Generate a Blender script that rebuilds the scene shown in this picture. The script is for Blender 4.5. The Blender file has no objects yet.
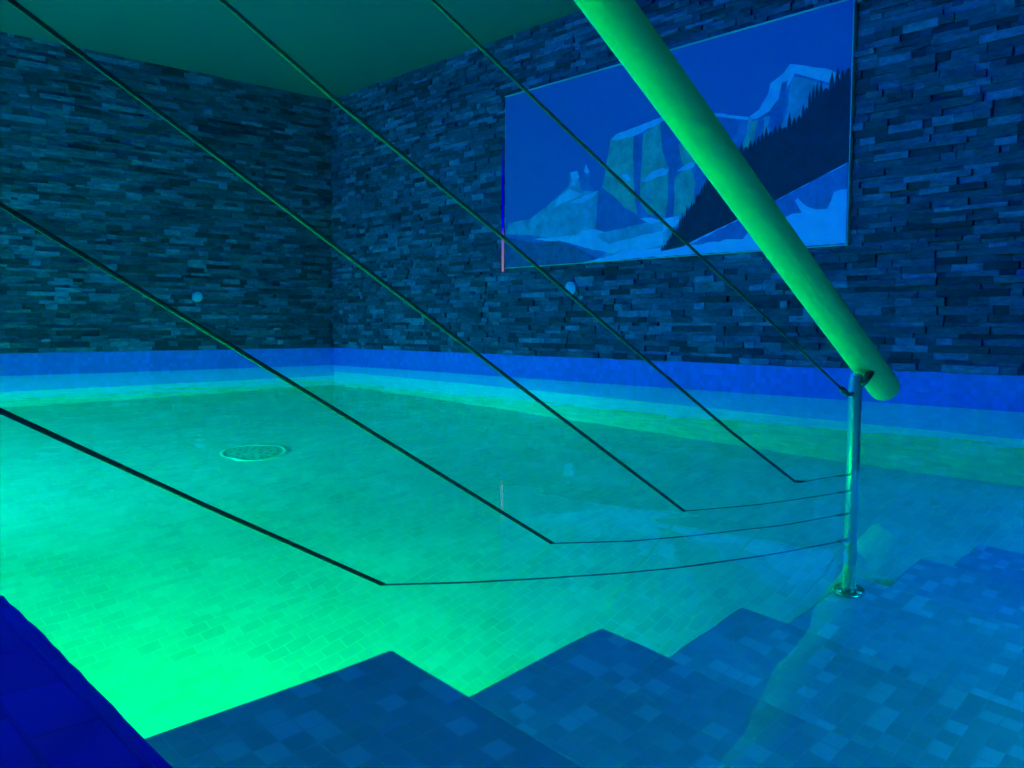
import bpy, bmesh, math, random
from mathutils import Vector, Matrix
from mathutils.geometry import delaunay_2d_cdt
random.seed(7)
S = 0.88                     # metres per survey unit: every coordinate below is in survey units and goes through V()
C = bpy.context.scene.collection
scene = bpy.context.scene

XW, YW = 3.727, 6.133        # picture wall, far left wall
XB, YS = -2.2, -1.8          # walls behind the viewer
ZC = 2.13                    # ceiling
BAND = 0.145                 # top of the tile band above the water
DECK_X, DECK_Y = 0.225, 1.105
NEAR_X = -1.90               # near pool wall left of the deck corner
def floor_z(y): return -1.60 - 0.09 * (y - 0.5)

def V(x, y, z): return Vector((x * S, y * S, z * S))

# ------------------------------------------------------------------ object helpers
def link(name, bm, mat=None, parent=None, smooth=False):
    me = bpy.data.meshes.new(name)
    bmesh.ops.recalc_face_normals(bm, faces=bm.faces)
    if smooth:
        for f in bm.faces: f.smooth = True
    bm.to_mesh(me); bm.free()
    o = bpy.data.objects.new(name, me); C.objects.link(o)
    for m in (mat if isinstance(mat, (list, tuple)) else [mat] if mat else []): me.materials.append(m)
    if parent is not None:
        o.parent = parent
        o.matrix_parent_inverse = Matrix.Translation(parent.location).inverted()
    return o

def empty(name, loc):
    o = bpy.data.objects.new(name, None); C.objects.link(o); o.location = loc
    o.empty_display_size = 0.1
    return o

def tag(o, label=None, category=None, group=None, kind=None):
    if label: o['label'] = label
    if category: o['category'] = category
    if group: o['group'] = group
    if kind: o['kind'] = kind
    return o

def add_box(bm, lo, hi):
    r = bmesh.ops.create_cube(bm, size=1.0)
    c = [(a + b) / 2 for a, b in zip(lo, hi)]; d = [abs(b - a) for a, b in zip(lo, hi)]
    for v in r['verts']: v.co = Vector((c[i] + v.co[i] * d[i] for i in range(3)))
    return r['verts']

def box(lo, hi, bevel=0.0, seg=2):
    bm = bmesh.new(); add_box(bm, V(*lo), V(*hi))
    if bevel: bmesh.ops.bevel(bm, geom=bm.edges[:], offset=bevel, segments=seg, affect='EDGES', profile=0.5)
    return bm

def frame_of(d):
    d = d.normalized(); up = Vector((0, 0, 1)) if abs(d.z) < 0.95 else Vector((1, 0, 0))
    a = d.cross(up).normalized(); return a, a.cross(d).normalized()

def add_tube(bm, pts, rad, n=16, cap=True):
    """a tube through pts; rad is a number or one per point"""
    rs = rad if isinstance(rad, (list, tuple)) else [rad] * len(pts)
    rings = []; a = None
    for i, p in enumerate(pts):
        d = (pts[min(i + 1, len(pts) - 1)] - pts[max(i - 1, 0)])
        if a is None: a, b = frame_of(d)
        else:
            dn = d.normalized(); a = (a - dn * a.dot(dn)).normalized(); b = a.cross(dn).normalized()
        rings.append([bm.verts.new(p + (a * math.cos(t) + b * math.sin(t)) * rs[i]) for t in (2 * math.pi * k / n for k in range(n))])
    for r0, r1 in zip(rings, rings[1:]):
        for k in range(n): bm.faces.new((r0[k], r0[(k + 1) % n], r1[(k + 1) % n], r1[k]))
    if cap: bm.faces.new(rings[0]); bm.faces.new(rings[-1])
    return rings

def tube(pts, rad, n=16): bm = bmesh.new(); add_tube(bm, pts, rad, n); return bm

def add_lathe(bm, origin, axis, profile, n=40):
    """profile: (radius, height along axis)"""
    a, b = frame_of(axis); ax = axis.normalized(); prev = None
    for r, h in profile:
        if r < 1e-6: ring = [bm.verts.new(origin + ax * h)]
        else: ring = [bm.verts.new(origin + ax * h + (a * math.cos(t) + b * math.sin(t)) * r) for t in (2 * math.pi * k / n for k in range(n))]
        if prev is not None:
            if len(prev) == 1 and len(ring) > 1:
                for k in range(n): bm.faces.new((prev[0], ring[k], ring[(k + 1) % n]))
            elif len(ring) == 1:
                for k in range(n): bm.faces.new((prev[k], prev[(k + 1) % n], ring[0]))
            else:
                for k in range(n): bm.faces.new((prev[k], prev[(k + 1) % n], ring[(k + 1) % n], ring[k]))
        prev = ring
def lathe(origin, axis, profile, n=40): bm = bmesh.new(); add_lathe(bm, origin, axis, profile, n); return bm

def poly_prism(pts, z0, z1):
    bm = bmesh.new()
    lo = [bm.verts.new(V(x, y, z0)) for x, y in pts]; hi = [bm.verts.new(V(x, y, z1)) for x, y in pts]
    bm.faces.new(hi); bm.faces.new(lo[::-1])
    for i in range(len(pts)): j = (i + 1) % len(pts); bm.faces.new((lo[i], lo[j], hi[j], hi[i]))
    return bm

# ------------------------------------------------------------------ materials
def new_mat(name):
    m = bpy.data.materials.new(name); m.use_nodes = True
    nt = m.node_tree; return m, nt, nt.nodes['Principled BSDF']

def plain(name, col, rough=0.5, metal=0.0, spec=0.5):
    m, nt, p = new_mat(name)
    p.inputs['Base Color'].default_value = (*col, 1); p.inputs['Roughness'].default_value = rough
    p.inputs['Metallic'].default_value = metal; p.inputs['Specular IOR Level'].default_value = spec
    return m

def ramp(nt, src, stops, interp='LINEAR'):
    r = nt.nodes.new('ShaderNodeValToRGB'); r.color_ramp.interpolation = interp
    e = r.color_ramp.elements
    while len(e) < len(stops): e.new(0.5)
    for k, (pos, col) in enumerate(stops): e[k].position = pos; e[k].color = (*col, 1)
    nt.links.new(src, r.inputs[0]); return r

def tile_mat(name, axes, w, h, stops, grout=(.2, .2, .2), mortar=0.035, offset=0.0, rough=0.35, bump=0.4, interp='CONSTANT', spec=0.5):
    """mosaic: every tile takes one step of the ramp at random. axes: which two world axes carry the grid"""
    m, nt, p = new_mat(name); L = nt.links
    geo = nt.nodes.new('ShaderNodeNewGeometry'); sep = nt.nodes.new('ShaderNodeSeparateXYZ'); com = nt.nodes.new('ShaderNodeCombineXYZ')
    L.new(geo.outputs['Position'], sep.inputs[0])
    L.new(sep.outputs[axes[0]], com.inputs[0]); L.new(sep.outputs[axes[1]], com.inputs[1])
    b = nt.nodes.new('ShaderNodeTexBrick'); b.offset = offset; b.squash = 1.0
    b.inputs['Scale'].default_value = 1.0; b.inputs['Brick Width'].default_value = w; b.inputs['Row Height'].default_value = h
    b.inputs['Mortar Size'].default_value = min(w, h) * mortar; b.inputs['Mortar Smooth'].default_value = 0.3
    b.inputs['Color1'].default_value = (0, 0, 0, 1); b.inputs['Color2'].default_value = (1, 1, 1, 1); b.inputs['Mortar'].default_value = (0.5, 0.5, 0.5, 1)
    L.new(com.outputs[0], b.inputs['Vector'])
    r = ramp(nt, b.outputs['Color'], stops, interp)
    n = nt.nodes.new('ShaderNodeTexNoise'); n.inputs['Scale'].default_value = 5.0; n.inputs['Detail'].default_value = 4
    L.new(geo.outputs['Position'], n.inputs['Vector'])
    nr = ramp(nt, n.outputs['Fac'], [(0.3, (.86, .86, .86)), (0.7, (1, 1, 1))])
    mul = nt.nodes.new('ShaderNodeMix'); mul.data_type = 'RGBA'; mul.blend_type = 'MULTIPLY'; mul.inputs[0].default_value = 1
    L.new(r.outputs[0], mul.inputs[6]); L.new(nr.outputs[0], mul.inputs[7])
    mx = nt.nodes.new('ShaderNodeMix'); mx.data_type = 'RGBA'; mx.inputs[7].default_value = (*grout, 1)
    L.new(b.outputs['Fac'], mx.inputs[0]); L.new(mul.outputs[2], mx.inputs[6]); L.new(mx.outputs[2], p.inputs['Base Color'])
    p.inputs['Roughness'].default_value = rough; p.inputs['Specular IOR Level'].default_value = spec
    bp = nt.nodes.new('ShaderNodeBump'); bp.invert = True; bp.inputs['Strength'].default_value = bump; bp.inputs['Distance'].default_value = 0.002
    L.new(b.outputs['Fac'], bp.inputs['Height']); L.new(bp.outputs[0], p.inputs['Normal'])
    return m

def g(v, t=(1, 1, 1)): return tuple(v * k for k in t)

ST = (.62, .50, .95)
def stone_mat():
    m, nt, p = new_mat('split_stone'); L = nt.links
    geo = nt.nodes.new('ShaderNodeNewGeometry')
    r = ramp(nt, geo.outputs['Random Per Island'], [(0.0, g(.06, ST)), (0.22, g(.115, ST)), (0.5, g(.16, ST)), (0.8, g(.225, ST)), (1.0, g(.37, ST))])
    n = nt.nodes.new('ShaderNodeTexNoise'); n.inputs['Scale'].default_value = 28.0; n.inputs['Detail'].default_value = 6; n.inputs['Roughness'].default_value = .65
    mp = nt.nodes.new('ShaderNodeMapping'); mp.inputs['Scale'].default_value = (1, 1, 2.6)
    L.new(geo.outputs['Position'], mp.inputs[0]); L.new(mp.outputs[0], n.inputs['Vector'])
    nr = ramp(nt, n.outputs['Fac'], [(0.28, g(.45)), (0.72, g(1.3))])
    mul = nt.nodes.new('ShaderNodeMix'); mul.data_type = 'RGBA'; mul.blend_type = 'MULTIPLY'; mul.inputs[0].default_value = 1
    L.new(r.outputs[0], mul.inputs[6]); L.new(nr.outputs[0], mul.inputs[7]); L.new(mul.outputs[2], p.inputs['Base Color'])
    p.inputs['Roughness'].default_value = 0.8; p.inputs['Specular IOR Level'].default_value = 0.25
    bp = nt.nodes.new('ShaderNodeBump'); bp.inputs['Strength'].default_value = 0.6; bp.inputs['Distance'].default_value = 0.006
    L.new(n.outputs['Fac'], bp.inputs['Height']); L.new(bp.outputs[0], p.inputs['Normal'])
    return m

M = {}
M['stone'] = stone_mat()
M['joint'] = plain('stone_joint', (.05, .05, .05), .9)
M['ceiling'] = plain('ceiling_paint', (.14, .14, .20), .9, 0, .2)
M['plaster'] = plain('plaster', (.14, .14, .14), .9)
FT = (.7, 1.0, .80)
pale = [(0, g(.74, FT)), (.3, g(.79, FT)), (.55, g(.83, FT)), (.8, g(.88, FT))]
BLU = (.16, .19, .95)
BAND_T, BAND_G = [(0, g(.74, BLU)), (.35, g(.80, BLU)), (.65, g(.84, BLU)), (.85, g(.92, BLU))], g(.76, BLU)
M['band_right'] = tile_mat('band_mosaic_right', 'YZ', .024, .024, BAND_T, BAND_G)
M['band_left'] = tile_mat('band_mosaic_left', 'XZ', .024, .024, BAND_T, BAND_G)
FR = (.30, .46, .80)  # tile tinted with the band's reflection and the weaker green light there
FR_T, FR_G = [(0, g(.85, FR)), (.35, g(.92, FR)), (.65, g(.98, FR)), (.85, g(1.05, FR))], g(.9, FR)
M['band_reflection_right'] = tile_mat('reflection_mosaic_right', 'YZ', .024, .024, FR_T, FR_G)
M['band_reflection_left'] = tile_mat('reflection_mosaic_left', 'XZ', .024, .024, FR_T, FR_G)
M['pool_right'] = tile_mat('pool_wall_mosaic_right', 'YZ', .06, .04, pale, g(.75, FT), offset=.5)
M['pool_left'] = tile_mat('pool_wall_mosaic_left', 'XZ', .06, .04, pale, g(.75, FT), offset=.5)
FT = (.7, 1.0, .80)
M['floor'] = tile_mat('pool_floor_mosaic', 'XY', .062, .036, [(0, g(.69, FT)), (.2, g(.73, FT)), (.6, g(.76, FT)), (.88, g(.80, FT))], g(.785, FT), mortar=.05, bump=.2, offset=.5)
M['tread'] = tile_mat('step_mosaic', 'XY', .027, .027, [(0, g(.50)), (.4, g(.54)), (.72, g(.58)), (.84, g(.70))], g(.53))
M['tread_x'] = tile_mat('step_mosaic_front', 'YZ', .027, .027, [(0, g(.50)), (.4, g(.54)), (.72, g(.58)), (.84, g(.70))], g(.53))
M['tread_y'] = tile_mat('step_mosaic_flank', 'XZ', .027, .027, [(0, g(.50)), (.4, g(.54)), (.72, g(.58)), (.84, g(.70))], g(.53))
DK = (.12, .10, 1.0)
M['deck'] = tile_mat('deck_stone_tiles', 'YX', .085, .045, [(0, g(.20, DK)), (.3, g(.215, DK)), (.6, g(.23, DK)), (.85, g(.26, DK))], g(.18, DK), mortar=.05, offset=.5, rough=.6, spec=.2)
M['deck_side'] = plain('deck_edge', (.22, .22, .22), .7)
M['steel'] = plain('brushed_steel', (.72, .74, .74), .36, .85)
M['steel_dark'] = plain('dark_steel', (.25, .26, .26), .35, 1.0)
M['cable'] = plain('wire_rope', (.13, .14, .14), .42, 1.0)
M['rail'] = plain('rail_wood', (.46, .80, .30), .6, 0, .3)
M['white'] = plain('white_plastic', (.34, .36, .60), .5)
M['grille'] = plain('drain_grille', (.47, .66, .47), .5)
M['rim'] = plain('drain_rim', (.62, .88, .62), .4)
M['black'] = plain('dark_slot', (.26, .36, .26), .7)
M['frame'] = plain('picture_edge', (.36, .50, .50), .4, .1)

def water_mat():
    m = bpy.data.materials.new('pool_water'); m.use_nodes = True; nt = m.node_tree; L = nt.links
    nt.nodes.remove(nt.nodes['Principled BSDF']); out = nt.nodes['Material Output']
    gl = nt.nodes.new('ShaderNodeBsdfGlass'); gl.inputs['IOR'].default_value = 1.333; gl.inputs['Roughness'].default_value = 0.0
    gl.inputs['Color'].default_value = (1, 1, 1, 1)
    tc = nt.nodes.new('ShaderNodeNewGeometry')
    n1 = nt.nodes.new('ShaderNodeTexNoise'); n1.inputs['Scale'].default_value = 3.5; n1.inputs['Detail'].default_value = 2; n1.inputs['Roughness'].default_value = .5
    L.new(tc.outputs['Position'], n1.inputs['Vector'])
    bp = nt.nodes.new('ShaderNodeBump'); bp.inputs['Strength'].default_value = 1.0; bp.inputs['Distance'].default_value = WAVE
    L.new(n1.outputs['Fac'], bp.inputs['Height']); L.new(bp.outputs[0], gl.inputs['Normal'])
    L.new(gl.outputs[0], out.inputs['Surface']); return m
WAVE = 0.0022
M['water'] = water_mat()

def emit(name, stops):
    """emission standing in for reflected light, its colour changing along the height"""
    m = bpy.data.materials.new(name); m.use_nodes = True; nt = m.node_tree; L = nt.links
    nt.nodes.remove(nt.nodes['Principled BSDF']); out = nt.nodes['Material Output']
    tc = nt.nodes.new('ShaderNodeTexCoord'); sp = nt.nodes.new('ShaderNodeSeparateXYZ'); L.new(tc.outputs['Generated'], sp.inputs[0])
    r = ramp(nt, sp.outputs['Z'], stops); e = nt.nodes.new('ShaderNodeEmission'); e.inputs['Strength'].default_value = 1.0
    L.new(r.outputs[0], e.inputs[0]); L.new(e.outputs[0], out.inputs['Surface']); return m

# ------------------------------------------------------------------ room shell
def stone_wall(name, axis, at, inward, lo, hi, z0, z1, seed):
    """a wall of split-face stone strips, each with its own length, projection and slight tilt. axis: the wall's run, 'X' or 'Y'"""
    rnd = random.Random(seed); bm = bmesh.new()
    def P(u, z, d): return V(u, at + inward * d, z) if axis == 'X' else V(at + inward * d, u, z)
    def quad(a, b, c, d, mi):
        f = bm.faces.new([bm.verts.new(p) for p in (a, b, c, d)]); f.material_index = mi
    quad(P(lo, z0, 0), P(hi, z0, 0), P(hi, z1, 0), P(lo, z1, 0), 1)
    back = -0.12
    for (a, b) in (((lo, z0), (hi, z0)), ((hi, z0), (hi, z1)), ((hi, z1), (lo, z1)), ((lo, z1), (lo, z0))):
        quad(P(a[0], a[1], 0), P(b[0], b[1], 0), P(b[0], b[1], back), P(a[0], a[1], back), 1)
    z = z0; row = 0
    while z < z1 - 0.004:
        h = rnd.choice((.018, .022, .026, .030, .030, .036)); h = min(h, z1 - z)
        if z1 - z - h < .015: h = z1 - z
        u = lo - rnd.uniform(0, .1); proud = rnd.uniform(-.003, .004)
        while u < hi - 0.003:
            w = rnd.choice((.04, .06, .07, .09, .11, .13, .16, .22)) * rnd.uniform(.85, 1.15)
            a, b = max(u, lo), min(u + w, hi)
            if b - a > .006:
                d = max(.004, rnd.choice((.010, .012, .015, .018, .024)) + proud + rnd.uniform(-.003, .003))
                t = [d + rnd.uniform(-.003, .003) for _ in range(4)]; gp = .0006
                za, zb = z + gp * .7, z + h - gp * .7; ua, ub = a + gp, b - gp
                o_ = [(ua, za), (ub, za), (ub, zb), (ua, zb)]
                fr = [bm.verts.new(P(q[0] , q[1], t[k])) for k, q in enumerate(o_)]
                bk = [bm.verts.new(P(q[0], q[1], 0)) for q in o_]
                bm.faces.new(fr)
                for k in range(4): bm.faces.new((fr[k], fr[(k + 1) % 4], bk[(k + 1) % 4], bk[k]))
            u += w
        z += h; row += 1
    me = bpy.data.meshes.new(name)
    bm.normal_update(); bm.to_mesh(me); bm.free()
    o = bpy.data.objects.new(name, me); C.objects.link(o)
    me.materials.append(M['stone']); me.materials.append(M['joint'])
    return tag(o, kind='structure')

w_r = stone_wall('wall_right', 'Y', XW, -1, YS, YW, BAND, ZC, 11)
tag(w_r, 'blue-lit split stone wall on the right behind the mountain picture')
w_l = stone_wall('wall_left', 'X', YW, -1, XB, XW, BAND, ZC, 12)
tag(w_l, 'teal-lit split stone wall on the left at the far end of the pool')
tag(link('wall_back', box((XB - .12, YS, -.3), (XB, YW, ZC)), M['plaster']), 'plain wall behind the viewer', kind='structure')
tag(link('wall_front', box((XB, YS - .12, -2.4), (XW, YS, ZC)), M['plaster']), 'plain wall beside the stairs', kind='structure')
tag(link('ceiling', box((XB - .12, YS - .12, ZC), (XW + .12, YW + .12, ZC + .12)), M['ceiling']), 'plain dim teal ceiling', kind='structure')

# tile band between stone and water, and the tiled pool below
tag(link('trim_1', box((XW - .008, YS, -.012), (XW + .12, YW, BAND), .003), M['band_right']), 'pale mosaic band under the stone of the right wall', kind='structure')
tag(link('trim_2', box((XB, YW - .008, -.012), (XW - .008, YW + .12, BAND), .003), M['band_left']), 'pale mosaic band under the stone of the left wall', kind='structure')
tag(link('pool_wall_reflection_right', box((XW - .007, YS, -.85), (XW + .12, YW, -.012)), M['band_reflection_right']), 'strip of pool wall below the waterline on the right, band reflection painted in blue', kind='structure')
tag(link('pool_wall_reflection_left', box((NEAR_X, YW - .007, -1.30), (XW - .007, YW + .12, -.012)), M['band_reflection_left']), 'strip of pool wall below the waterline on the left, band reflection painted in blue', kind='structure')
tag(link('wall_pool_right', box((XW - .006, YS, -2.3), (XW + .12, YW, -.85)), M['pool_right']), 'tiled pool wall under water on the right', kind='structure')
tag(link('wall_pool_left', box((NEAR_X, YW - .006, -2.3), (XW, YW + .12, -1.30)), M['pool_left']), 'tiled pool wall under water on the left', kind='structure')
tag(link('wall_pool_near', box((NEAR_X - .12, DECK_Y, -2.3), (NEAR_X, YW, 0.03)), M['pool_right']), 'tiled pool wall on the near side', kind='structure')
bm = bmesh.new()
ys = [YS, YW]
top = [bm.verts.new(V(x, y, floor_z(y))) for x, y in ((NEAR_X, YS), (XW, YS), (XW, YW), (NEAR_X, YW))]
bot = [bm.verts.new(V(x, y, -2.45)) for x, y in ((NEAR_X, YS), (XW, YS), (XW, YW), (NEAR_X, YW))]
bm.faces.new(top); bm.faces.new(bot[::-1])
for i in range(4): j = (i + 1) % 4; bm.faces.new((top[i], bot[i], bot[j], top[j]))
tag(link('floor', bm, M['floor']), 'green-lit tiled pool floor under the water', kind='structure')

# deck the viewer stands on: rounded corner, uneven hewn edge
rnd = random.Random(3)
pts = [(XB, YS), (DECK_X - .02, YS)]
y = YS + .05
while y < DECK_Y - .06:
    base = DECK_X - .004 - .018 * max(0, (0.9 - y)) * (1 if y > -.2 else 0) - (.02 if y <= -.2 else 0)
    pts.append((base + rnd.uniform(-.0010, .0010), y)); y += rnd.uniform(.02, .05)
for k in range(9):
    a = math.pi / 2 * k / 8; pts.append((DECK_X - .055 + .052 * math.cos(a), DECK_Y - .045 + .055 * math.sin(a)))
x = DECK_X - .10
while x > NEAR_X - .1:
    pts.append((x, DECK_Y + .01 + rnd.uniform(-.002, .002))); x -= .05
pts += [(NEAR_X - .12, DECK_Y + .01), (NEAR_X - .12, YW), (XB, YW)]
bm = poly_prism(pts, -.06, .03)
te = [e for e in bm.edges if abs(e.verts[0].co.z - .03 * S) < 1e-5 and abs(e.verts[1].co.z - .03 * S) < 1e-5 and len(e.link_faces) == 2]
bmesh.ops.bevel(bm, geom=te, offset=.006, segments=2, affect='EDGES')
for f in bm.faces: f.material_index = 0
tag(link('pool_deck', bm, [M['deck']]), 'dark blue stone pool edge at the lower left', 'pool edge', kind='structure')
# masonry under the deck
bm = poly_prism([(XB, YS), (DECK_X - .03, YS), (DECK_X - .03, DECK_Y - .05), (NEAR_X - .12, DECK_Y - .05), (NEAR_X - .12, YW), (XB, YW)], -2.4, -.06)
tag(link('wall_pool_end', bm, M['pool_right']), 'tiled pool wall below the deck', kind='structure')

# ------------------------------------------------------------------ submerged stairs
EDGE_Y = 0.925
noses = [0.645, 1.075, 1.505, 1.985, 2.41, 2.83]
levels = [-0.272, -0.495, -0.732, -0.940, -1.17, -1.40]
stairs = tag(empty('pool_stairs', V(DECK_X, EDGE_Y - 1, -1.6)), 'wide blue mosaic stairs going down under the water below the handrail', 'stairs')
x0 = DECK_X - .02
for nx, lz in zip(noses, levels):
    bm = box((x0, YS + .01, -2.2), (nx, EDGE_Y, lz), .004)
    for f in bm.faces:
        n = f.normal; f.material_index = 0 if abs(n.z) > .7 else (1 if abs(n.x) > .7 else 2)
    o = link('step', bm, [M['tread'], M['tread_x'], M['tread_y']], stairs)
    x0 = nx

# ------------------------------------------------------------------ water
bm = bmesh.new()
wp = [(DECK_X - .06, YS), (XW, YS), (XW, YW), (NEAR_X, YW), (NEAR_X, DECK_Y - .03), (DECK_X - .06, DECK_Y - .03)]
bm.faces.new([bm.verts.new(V(x, y, 0)) for x, y in wp])
wat = link('pool_water', bm, M['water'], smooth=True)
tag(wat, 'calm clear pool water glowing green at left and blue at right', 'water', kind='stuff')

# ------------------------------------------------------------------ balustrade
PY = 0.892; PX = 1.912
rail_root = tag(empty('handrail', V(PX, PY, -0.940)), 'thick round handrail with steel post and five wire cables running into the water', 'handrail')
r_ = 0.0362 * S
top_p, end_p = V(-0.55, PY, 1.795), V(2.070, PY, 0.190)
# the axis bends very slightly to follow the surveyed line
axis_pts = [V(-0.55, PY, 1.79), V(0.35, PY, 1.243), V(1.023, PY, 0.831), V(1.251, PY, 0.690), V(1.55, PY, 0.503), V(1.80, PY, 0.348), V(2.062, PY, 0.1865)]
d_end = (axis_pts[-1] - axis_pts[-2]).normalized()
cap_pts = []; cap_r = []
for k in range(1, 8):
    a = math.pi / 2 * k / 7; cap_pts.append(axis_pts[-1] + d_end * (r_ * .75 * math.sin(a))); cap_r.append(max(r_ * math.cos(a) ** .8, r_ * .03))
bm = tube(axis_pts + cap_pts, [r_] * len(axis_pts) + cap_r, 40)
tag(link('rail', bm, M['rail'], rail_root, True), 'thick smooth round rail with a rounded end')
pr = 0.0145 * S
def post_x(z): return PX
prof = [(0, -.940 * S), (pr, -.940 * S), (pr, .214 * S), (pr * .9, .221 * S), (pr * .5, .2235 * S), (0, .2235 * S)]
pst = link('post', lathe(V(PX, PY, 0), Vector((0, 0, 1)), prof, 32), M['steel'], rail_root, True)
tag(pst, 'polished steel post standing in the water')
# saddle arm from the head of the post to the underside of the rail
a0 = V(PX, PY - .004, .205); 
arm = [V(PX + .002, PY - .012, .196), V(PX + .010, PY - .018, .208), V(PX + .020, PY - .020, .217), V(PX + .032, PY - .019, .223), V(PX + .046, PY - .013, .229), V(PX + .054, PY - .006, .240)]
link('bracket', tube(arm, [.007 * S, .009 * S, .009 * S, .009 * S, .0095 * S, .011 * S], 14), M['steel_dark'], rail_root, True)
# foot
fl = .036 * S
bp_ = link('base_plate', lathe(V(PX, PY, -.940), Vector((0, 0, 1)), [(0, 0), (fl, 0), (fl, .006), (fl * .93, .009), (pr * 1.25, .010), (pr * 1.2, .022), (pr, .024)], 36), M['steel_dark'], rail_root)
for k in range(3):
    t = .5 + k * 2 * math.pi / 3
    bm = lathe(V(PX, PY, -.940) + Vector((math.cos(t) * fl * .72, math.sin(t) * fl * .72, .008)), Vector((0, 0, 1)), [(0, 0), (.006, 0), (.006, .005), (.004, .007), (0, .007)], 6)
    b_ = link('bolt', bm, M['steel'], rail_root)
    b_.parent = bp_; b_.matrix_parent_inverse = Matrix.Identity(4)
# upper post out of view holds the other ends
UX = -0.32
link('post', lathe(V(UX, PY, 0), Vector((0, 0, 1)), [(0, .03 * S), (pr, .03 * S), (pr, 1.60 * S), (0, 1.62 * S)], 24), M['steel'], rail_root, True)
cables = [
    [(UX, .552), (.19, .250), (.375, .138), (.61, .000), (.755, -.085), (.914, -.170), (1.10, -.268), (1.308, -.371), (1.593, -.507), (PX - .038, -.636)],
    [(UX, .750), (.196, .438), (.496, .2565), (.918, .000), (1.104, -.106), (1.306, -.202), (1.591, -.330), (PX - .042, -.444)],
    [(UX, .935), (.21, .622), (.40, .510), (.639, .367), (1.255, .000), (1.511, -.110), (PX - .046, -.231)],
    [(UX, 1.080), (.41, .673), (.554, .590), (.815, .453), (1.40, .131), (1.645, .006), (1.76, -.012), (PX - .048, -.043)],
    [(UX, 1.250), (.691, .745), (.887, .648), (1.200, .497), (1.551, .331), (PX - .050, .182)],
]
for pts in cables:
    cr = .0027 * S
    P3 = [V(x, PY, z) for x, z in pts]
    c = link('cable', tube(P3, cr, 12), M['cable'], rail_root, True)
    # swaged end sleeve and the eye that bolts to the post
    p1 = P3[-1]; d = (P3[-1] - P3[-2]).normalized(); att = V(PX - .012, PY, pts[-1][1] - .006)
    sl = tube([p1 - d * .020, p1 - d * .018, p1 + d * .010, p1 + d * .012], [.0035, .0062, .0062, .004], 14)
    add_tube(sl, [p1 + d * .010, att], [.0042, .0042], 12)
    f = link('end_fitting', sl, M['steel_dark'], rail_root, True)
    f.parent = c; f.matrix_parent_inverse = Matrix.Identity(4)

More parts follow.
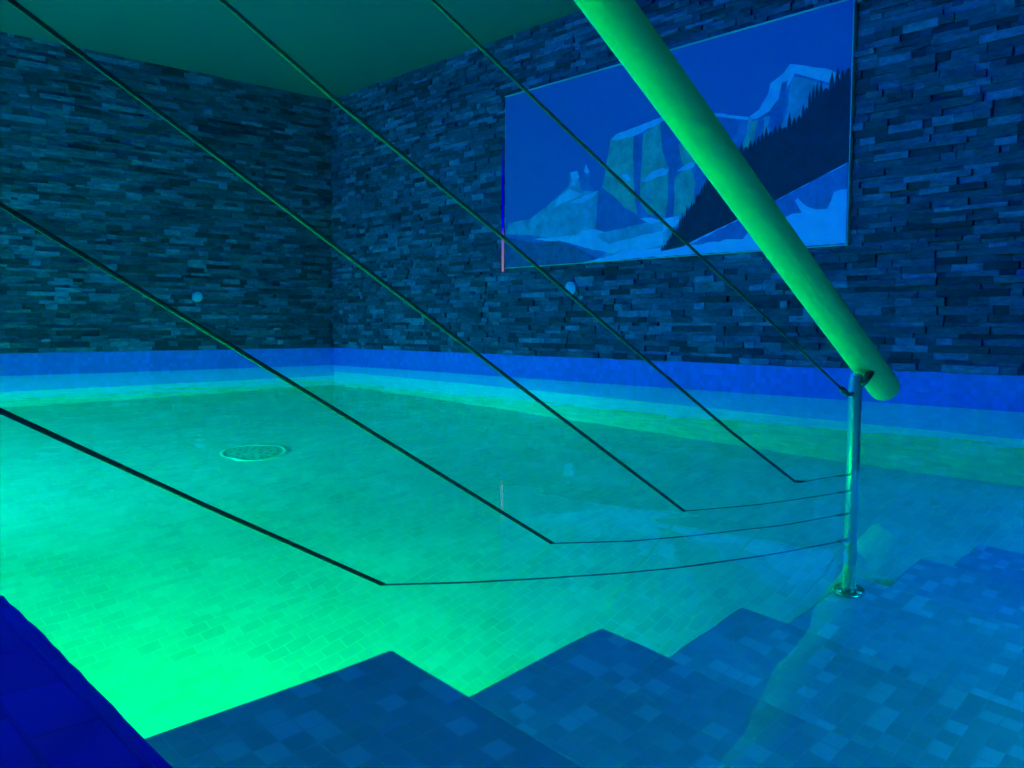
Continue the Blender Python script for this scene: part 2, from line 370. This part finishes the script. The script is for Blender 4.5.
# ------------------------------------------------------------------ mountain picture
PICTURE_SHAPES = [
    ('rock', [(2.235, 0.214), (2.203, 0.28), (2.009, 0.292), (1.875, 0.35), (1.763, 0.407), (1.697, 0.45), (1.679, 0.533), (1.623, 0.533), (1.598, 0.474), (1.569, 0.519), (1.551, 0.572), (1.524, 0.513), (1.526, 0.43), (1.472, 0.398), (1.426, 0.436), (1.402, 0.541), (1.376, 0.674), (1.339, 0.69), (1.197, 0.711), (1.016, 0.736), (0.894, 0.785), (0.811, 0.822), (0.77, 0.762), (0.723, 0.71), (0.614, 0.676), (0.505, 0.647), (0.453, 0.671), (0.407, 0.735), (0.394, 0.783), (0.325, 0.817), (0.296, 0.85), (0.189, 0.812), (0.096, 0.778), (0.037, 0.739), (0.057, 0.694), (0.126, 0.579), (0.275, 0.426), (0.692, 0.177), (0.977, 0.039), (1.467, -0.001), (2.112, 0.06)]),
    ('rockshade', [(1.218, 0.667), (1.144, 0.671), (1.16, 0.405), (1.163, 0.239), (1.189, 0.245), (1.219, 0.412)]),
    ('rockshade', [(1.036, 0.705), (0.941, 0.743), (0.869, 0.755), (0.901, 0.573), (0.935, 0.409), (0.941, 0.206), (0.991, 0.203), (0.978, 0.323), (0.976, 0.464), (1.023, 0.571)]),
    ('rockshade', [(1.472, 0.376), (1.42, 0.425), (1.342, 0.352), (1.189, 0.231), (1.122, 0.189), (1.242, 0.14), (1.382, 0.168), (1.481, 0.176)]),
    ('rockshade', [(0.808, 0.793), (0.727, 0.697), (0.614, 0.662), (0.552, 0.633), (0.589, 0.546), (0.657, 0.613), (0.725, 0.624), (0.773, 0.69)]),
    ('rockshade', [(0.452, 0.635), (0.401, 0.653), (0.351, 0.693), (0.333, 0.766), (0.304, 0.772), (0.338, 0.561), (0.378, 0.54), (0.396, 0.625), (0.425, 0.612), (0.456, 0.54)]),
    ('cliff', [(1.375, 0.67), (1.21, 0.67), (1.216, 0.558), (1.208, 0.411), (1.184, 0.245), (1.272, 0.291), (1.357, 0.364), (1.429, 0.415), (1.41, 0.521)]),
    ('cliff', [(1.149, 0.662), (1.036, 0.711), (1.023, 0.571), (0.976, 0.464), (0.978, 0.323), (0.991, 0.203), (1.11, 0.238), (1.158, 0.301), (1.165, 0.406), (1.152, 0.549)]),
    ('cliff', [(0.935, 0.409), (0.839, 0.466), (0.808, 0.364), (0.822, 0.247), (0.881, 0.193), (0.943, 0.199)]),
    ('cliff', [(0.914, 0.575), (0.843, 0.643), (0.793, 0.538), (0.82, 0.473), (0.887, 0.462)]),
    ('snowdim', [(1.375, 0.67), (1.339, 0.692), (1.197, 0.711), (1.016, 0.736), (0.996, 0.712), (1.118, 0.688), (1.197, 0.667), (1.333, 0.659)]),
    ('snowdim', [(1.158, 0.419), (1.075, 0.461), (1.016, 0.469), (0.975, 0.456), (0.99, 0.43), (1.087, 0.417), (1.126, 0.409)]),
    ('snowdim', [(0.925, 0.438), (0.863, 0.469), (0.81, 0.474), (0.819, 0.448), (0.886, 0.437)]),
    ('snowdim', [(1.297, 0.468), (1.253, 0.469), (1.225, 0.434), (1.247, 0.428)]),
    ('slope', [(2.235, 0.214), (2.203, 0.28), (2.009, 0.292), (1.875, 0.35), (1.763, 0.407), (1.69, 0.449), (1.679, 0.529), (1.623, 0.531), (1.604, 0.457), (1.586, 0.411), (1.458, 0.401), (1.471, 0.289), (1.481, 0.18), (1.528, 0.161), (1.744, 0.15), (2.009, 0.193)]),
    ('snowdim', [(1.458, 0.401), (1.561, 0.386), (1.683, 0.354), (1.585, 0.344), (1.501, 0.368)]),
    ('snowdim', [(1.583, 0.188), (1.469, 0.183), (1.354, 0.148), (1.468, 0.102), (1.619, 0.141)]),
    ('slope', [(1.469, 0.157), (1.354, 0.17), (1.135, 0.191), (1.006, 0.204), (0.857, 0.215), (0.929, 0.147), (1.003, 0.041), (1.467, -0.001), (1.381, 0.064), (1.269, 0.1), (1.381, 0.085)]),
    ('snowdim', [(1.974, 0.166), (1.744, 0.164), (1.528, 0.17), (1.381, 0.096), (1.134, 0.132), (0.979, 0.141), (1.133, 0.09), (1.352, 0.045), (1.497, 0.071), (1.681, 0.123)]),
    ('snowdim', [(1.006, 0.204), (0.858, 0.221), (0.93, 0.157), (1.082, 0.128), (1.187, 0.098), (1.352, 0.03), (1.467, 0.003), (1.133, 0.049), (1.003, 0.071)]),
    ('snowdim', [(0.722, 0.706), (0.614, 0.672), (0.505, 0.644), (0.453, 0.668), (0.407, 0.732), (0.394, 0.78), (0.325, 0.816), (0.296, 0.848), (0.189, 0.812), (0.096, 0.778), (0.041, 0.739), (0.085, 0.715), (0.15, 0.746), (0.226, 0.779), (0.285, 0.807), (0.304, 0.778), (0.334, 0.771), (0.352, 0.698), (0.397, 0.652), (0.452, 0.631), (0.505, 0.629), (0.613, 0.657), (0.704, 0.682)]),
    ('slope', [(0.285, 0.791), (0.226, 0.771), (0.15, 0.734), (0.085, 0.708), (0.129, 0.648), (0.221, 0.595), (0.279, 0.569), (0.338, 0.561), (0.301, 0.662)]),
    ('cliff', [(0.504, 0.621), (0.458, 0.621), (0.469, 0.546), (0.5, 0.467), (0.557, 0.485), (0.52, 0.554)]),
    ('slope', [(0.425, 0.63), (0.39, 0.631), (0.403, 0.581), (0.378, 0.54), (0.427, 0.539)]),
    ('snowdim', [(0.808, 0.82), (0.77, 0.762), (0.727, 0.712), (0.75, 0.709), (0.793, 0.755)]),
    ('snowdim', [(1.679, 0.529), (1.623, 0.531), (1.605, 0.49), (1.641, 0.479), (1.629, 0.451), (1.672, 0.447), (1.66, 0.486)]),
    ('snowdim', [(1.557, 0.562), (1.527, 0.514), (1.545, 0.503), (1.569, 0.519)]),
    ('snowdim', [(1.762, 0.403), (1.678, 0.434), (1.585, 0.397), (1.622, 0.379), (1.73, 0.359), (1.81, 0.339)]),
    ('slope', [(1.112, 0.379), (1.086, 0.38), (1.095, 0.274), (1.115, 0.255)]),
    ('snowdim', [(1.162, 0.218), (1.083, 0.219), (1.006, 0.192), (1.083, 0.182)]),
    ('slope', [(0.505, 0.644), (0.484, 0.633), (0.503, 0.569), (0.516, 0.59)]),
    ('snowdim', [(0.294, 0.837), (0.262, 0.82), (0.284, 0.774), (0.311, 0.735), (0.304, 0.787)]),
    ('foredark', [(2.235, 0.2), (2.008, 0.145), (1.76, 0.142), (1.618, 0.092), (1.467, 0.016), (1.55, -0.002), (1.839, -0.003), (2.234, 0.003)]),
    ('snow', [(1.58, -0.0), (1.38, 0.031), (1.133, 0.049), (1.003, 0.057), (0.88, 0.113), (0.692, 0.177), (0.37, 0.276), (0.003, 0.388), (-0.004, 0.01), (0.425, 0.005), (0.977, 0.008)]),
    ('snowshade', [(0.854, 0.051), (0.69, 0.109), (0.472, 0.185), (0.174, 0.299), (-0.003, 0.362), (-0.003, 0.245), (0.034, 0.246), (0.065, 0.239), (0.078, 0.201), (0.096, 0.168), (0.148, 0.171), (0.19, 0.186), (0.24, 0.233), (0.253, 0.22), (0.216, 0.162), (0.267, 0.161), (0.316, 0.144), (0.386, 0.095), (0.491, 0.099), (0.522, 0.064), (0.689, 0.064)]),
    ('trees', [(1.015, 0.041), (0.929, 0.113), (0.834, 0.229), (0.742, 0.337), (0.697, 0.389), (0.576, 0.484), (0.48, 0.496), (0.398, 0.538), (0.278, 0.56), (0.231, 0.596), (0.185, 0.655), (0.13, 0.691), (0.075, 0.702), (0.03, 0.744), (0.002, 0.758), (-0.003, 0.362), (0.174, 0.299), (0.369, 0.225), (0.579, 0.152), (0.783, 0.086), (0.878, 0.049)]),
]

PIC_COL = {'sky': (.09, .11, .40), 'rock': (.10, .14, .42), 'cliff': (.16, .31, .33), 'slope': (.17, .27, .48), 'snowdim': (.34, .42, .74), 'snow': (.50, .43, .84),
           'snowshade': (.10, .13, .42), 'rockshade': (.075, .105, .36), 'trees': (.012, .020, .050), 'foredark': (.06, .09, .24)}
PW, PH, PT = 2.242, 1.066, 0.022            # width, height, thickness in survey units
PYR, PZB = 1.780, 0.690                     # right and bottom edge on the wall
PXF = XW - .035
pic = tag(empty('mountain_picture', V(PXF, PYR + PW / 2, PZB)), 'large wide picture of snowy mountains and dark firs on the right stone wall', 'picture')
link('panel', box((PXF, PYR, PZB), (PXF + PT, PYR + PW, PZB + PH), .001), M['frame'], pic)
mats = list(PIC_COL); 
def pmat(n):
    m, nt, p = new_mat('print_' + n); L = nt.links
    geo = nt.nodes.new('ShaderNodeNewGeometry'); no = nt.nodes.new('ShaderNodeTexNoise'); no.inputs['Scale'].default_value = 22; no.inputs['Detail'].default_value = 8; no.inputs['Roughness'].default_value = .7
    L.new(geo.outputs['Position'], no.inputs['Vector']); k = {'sky': .03, 'trees': .35, 'snow': .06, 'snowdim': .15}.get(n, .30)
    r = ramp(nt, no.outputs['Fac'], [(.35, tuple(c * (1 - k) for c in PIC_COL[n])), (.65, tuple(min(1, c * (1 + k)) for c in PIC_COL[n]))])
    L.new(r.outputs[0], p.inputs['Base Color']); p.inputs['Roughness'].default_value = .55; p.inputs['Specular IOR Level'].default_value = .25
    return m
pm = [pmat(n) for n in mats]
bm = bmesh.new(); rnd = random.Random(5)
inset = .004
def pface(pts, layer, mi):
    co_, _e, fc, *_r = delaunay_2d_cdt([Vector(p) for p in pts], [], [list(range(len(pts)))], 1, 1e-6)
    vs = [bm.verts.new(V(PXF - .0012 - .00015 * layer, PYR + c[0], PZB + c[1])) for c in co_]
    for t in fc:
        f = bm.faces.new([vs[k] for k in t]); f.material_index = mi
def clampuv(p): return (min(max(p[0], inset), PW - inset), min(max(p[1], inset), PH - inset))
pface([(inset, inset), (PW - inset, inset), (PW - inset, PH - inset), (inset, PH - inset)], 0, 0)
def rough_edge(pts, amp, step):
    out = []
    for i, p in enumerate(pts):
        q = pts[(i + 1) % len(pts)]; L_ = math.hypot(q[0] - p[0], q[1] - p[1]); n = max(1, int(L_ / step))
        for k in range(n):
            t = k / n; j = amp if 0 < k else 0
            out.append((p[0] + (q[0] - p[0]) * t + rnd.uniform(-j, j), p[1] + (q[1] - p[1]) * t + rnd.uniform(-j, j)))
    return out
def firs(pts):
    """the upper tree line becomes a row of pointed fir tops"""
    top, rest = pts[:15], pts[15:]; out = []
    for p, q in zip(top, top[1:]):
        L_ = math.hypot(q[0] - p[0], q[1] - p[1]); n = max(1, int(L_ / .021))
        for k in range(n):
            t0, t1 = k / n, (k + 1) / n; h = rnd.choice((.010, .018, .03, .045, .062)) * (1.2 if p[0] < .45 else .9)
            a = (p[0] + (q[0] - p[0]) * t0, p[1] + (q[1] - p[1]) * t0 - .006); m_ = (p[0] + (q[0] - p[0]) * (t0 + t1) / 2, p[1] + (q[1] - p[1]) * (t0 + t1) / 2 + h)
            out += [a, (a[0] * .6 + m_[0] * .4 + .003, a[1] * .55 + m_[1] * .45), m_, (m_[0] - (a[0] - m_[0]) * .5 , m_[1] - h * .55)]
    return out + rest
for li, (n, pts) in enumerate(PICTURE_SHAPES):
    if n == 'trees': pts = firs(pts)
    else: pts = rough_edge(pts, .0035 if n != 'snowshade' else .005, .03)
    pface([clampuv(p) for p in pts], li + 1, mats.index(n))
me = bpy.data.meshes.new('print')
bm.normal_update()
for f in bm.faces:
    if f.normal.x > 0: f.normal_flip()
bm.to_mesh(me); bm.free()
po = bpy.data.objects.new('print', me); C.objects.link(po); po.parent = pic; po.matrix_parent_inverse = Matrix.Translation(pic.location).inverted()
for m in pm: me.materials.append(m)
# thin edging strips
def strip(lo, hi): return link('edging', box(lo, hi, .001), M['frame'], pic)
e_ = .004
strip((PXF - .008, PYR, PZB + PH), (PXF + PT, PYR + PW, PZB + PH + e_))
strip((PXF - .006, PYR - e_, PZB - e_), (PXF + PT, PYR, PZB + PH + e_))

# picture's left frame edge; the light it reflects is put in as emission
strip_o = link('frame_edge_glint', tube([V(PXF - .004, PYR + PW + .016, .672), V(PXF - .004, PYR + PW + .016, 1.49)], .0075 * S, 12),
               emit('painted_edge_glint', [(0, (.26, .19, .36)), (.22, (.16, .12, .42)), (.34, (.0, .0, .72)), (.72, (.0, .0, .45)), (1, (.0, .02, .10))]))
tag(strip_o, 'thin upright left edge of the mountain picture, its blue reflected light painted as glow', 'picture edge')

# round wall discs
def disc(p, axis, rad, label):
    o = tag(empty('wall_nozzle', p), label, 'wall nozzle', 'round wall nozzles')
    link('bezel', lathe(p, axis, [(rad, -.02), (rad, .001), (rad * .95, .003), (rad * .84, .003), (rad * .82, .001), (0, .001)], 32), M['white'], o, False)
    link('cover', lathe(p + axis * .001, axis, [(rad * .78, 0), (rad * .74, .002), (rad * .4, .0025), (0, .003)], 32), M['white'], o, True)
disc(V(2.58, YW - .030, .528), Vector((0, -1, 0)), .037 * S, 'small pale round disc on the left stone wall')
disc(V(XW - .030, 3.460, .547), Vector((-1, 0, 0)), .042 * S, 'small pale round disc on the right stone wall below the mountain picture')

# floor drain
dc = (1.945, 3.965); dz = floor_z(dc[1]); nrm = Vector((0, .09, 1)).normalized()
dp = V(dc[0], dc[1], dz)
dr = tag(empty('floor_drain', dp), 'round drain cover on the pool floor', 'drain')
R_ = .160 * S
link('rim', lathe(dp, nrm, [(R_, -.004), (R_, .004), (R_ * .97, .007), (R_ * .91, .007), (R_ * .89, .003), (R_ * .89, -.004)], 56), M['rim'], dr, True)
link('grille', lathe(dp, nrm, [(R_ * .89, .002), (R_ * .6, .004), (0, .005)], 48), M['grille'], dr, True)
bm = bmesh.new()
for ring, n in ((.25, 6), (.5, 12), (.72, 18)):
    for k in range(n):
        t = 2 * math.pi * k / n; q = dp + Vector((math.cos(t), math.sin(t), -.09 * math.sin(t))) * R_ * ring + nrm * .0025
        add_lathe(bm, q, nrm, [(0, .004), (.007, .004), (.007, 0), (0, 0)], 10)
link('hole', bm, M['black'], dr)['kind'] = 'stuff'

# ------------------------------------------------------------------ lights
def lamp(name, kind, loc, col, power, target=None, **kw):
    l = bpy.data.lights.new(name, kind); l.color = col; l.energy = power
    for k, v in kw.items(): setattr(l, k, v)
    o = bpy.data.objects.new(name, l); C.objects.link(o); o.location = V(*loc)
    if target is not None: o.rotation_euler = (V(*target) - o.location).to_track_quat('-Z', 'Y').to_euler()
    return o
GREEN = (0.0, 1.0, 0.06); BLUE = (0.002, 0.0, 1.0); CYAN = (0.0, .52, 1.0); TEAL = (0.0, 1.0, .68)
# under-water pool lamps; the fill spots among them are added and unseen
lamp('pool_lamp_green', 'AREA', (0.30, EDGE_Y + .02, -.85), GREEN, 138, (-.25, 2.8, -1.6), shape='DISK', size=.2)
lamp('pool_lamp_green_side', 'AREA', (NEAR_X + .02, 4.2, -.8), TEAL, 100, (3.0, 5.4, -1.0), shape='DISK', size=.2)
lamp('fill_spot_far', 'SPOT', (NEAR_X + .06, 3.4, -.9), (0.0, .95, 1.0), 620, (2.7, 5.1, -1.45), spot_size=math.radians(58), spot_blend=.8, shadow_soft_size=.05)  # unseen fill spot added to lift the far floor and left pool wall
lamp('fill_spot_steps', 'SPOT', (1.2, YS + .04, -.06), CYAN, 270, (1.0, .55, -.6), spot_size=math.radians(75), spot_blend=.7, shadow_soft_size=.05)  # unseen fill spot added to put blue light on the steps
lamp('fill_spot_floor', 'SPOT', (XW - .06, -.6, -.25), (0.0, .14, 1.0), 170, (2.1, 2.4, -1.65), spot_size=math.radians(80), spot_blend=.7, shadow_soft_size=.05)  # unseen fill spot added to turn the right-hand floor bluer
# ceiling downlights
lamp('ceiling_lamp_blue', 'AREA', (-.1, 2.5, ZC - .02), BLUE, 125, (2.2, 1.4, 0), shape='DISK', size=.35)
lamp('ceiling_lamp_blue_far', 'AREA', (-1.3, 4.7, ZC - .02), BLUE, 95, (3.7, 4.5, .5), shape='DISK', size=.35)

w = bpy.data.worlds.new('World'); scene.world = w; w.use_nodes = True
w.node_tree.nodes['Background'].inputs[0].default_value = (0, 0, 0, 1); w.node_tree.nodes['Background'].inputs[1].default_value = 0

# ------------------------------------------------------------------ camera
F, yaw, pitch, roll = 854.55, math.radians(46.952), math.radians(3.920), math.radians(0.2005)
cd = bpy.data.cameras.new('camera'); co = bpy.data.objects.new('camera', cd); C.objects.link(co)
cd.sensor_fit = 'HORIZONTAL'; cd.sensor_width = 36.0; cd.lens = F / 1024 * 36.0; cd.clip_start = 0.01
f = Vector((math.cos(yaw) * math.cos(pitch), math.sin(yaw) * math.cos(pitch), -math.sin(pitch)))
r = Vector((math.sin(yaw), -math.cos(yaw), 0)); u = r.cross(f)
r2 = r * math.cos(roll) + u * math.sin(roll); u2 = u * math.cos(roll) - r * math.sin(roll)
co.matrix_world = Matrix(((r2.x, u2.x, -f.x, 0), (r2.y, u2.y, -f.y, 0), (r2.z, u2.z, -f.z, .33 * S), (0, 0, 0, 1)))
scene.camera = co

vs = scene.view_settings
scene.display_settings.display_device = 'sRGB'
vs.view_transform = 'Standard'; vs.look = 'None'; vs.exposure = 0.0; vs.gamma = 1.0; vs.use_curve_mapping = False
cy = scene.cycles
cy.use_denoising = True
cy.max_bounces = 12; cy.diffuse_bounces = 5; cy.glossy_bounces = 4; cy.transmission_bounces = 8
cy.caustics_refractive = True; cy.caustics_reflective = False; cy.blur_glossy = 0.5
cy.sample_clamp_indirect = 8.0
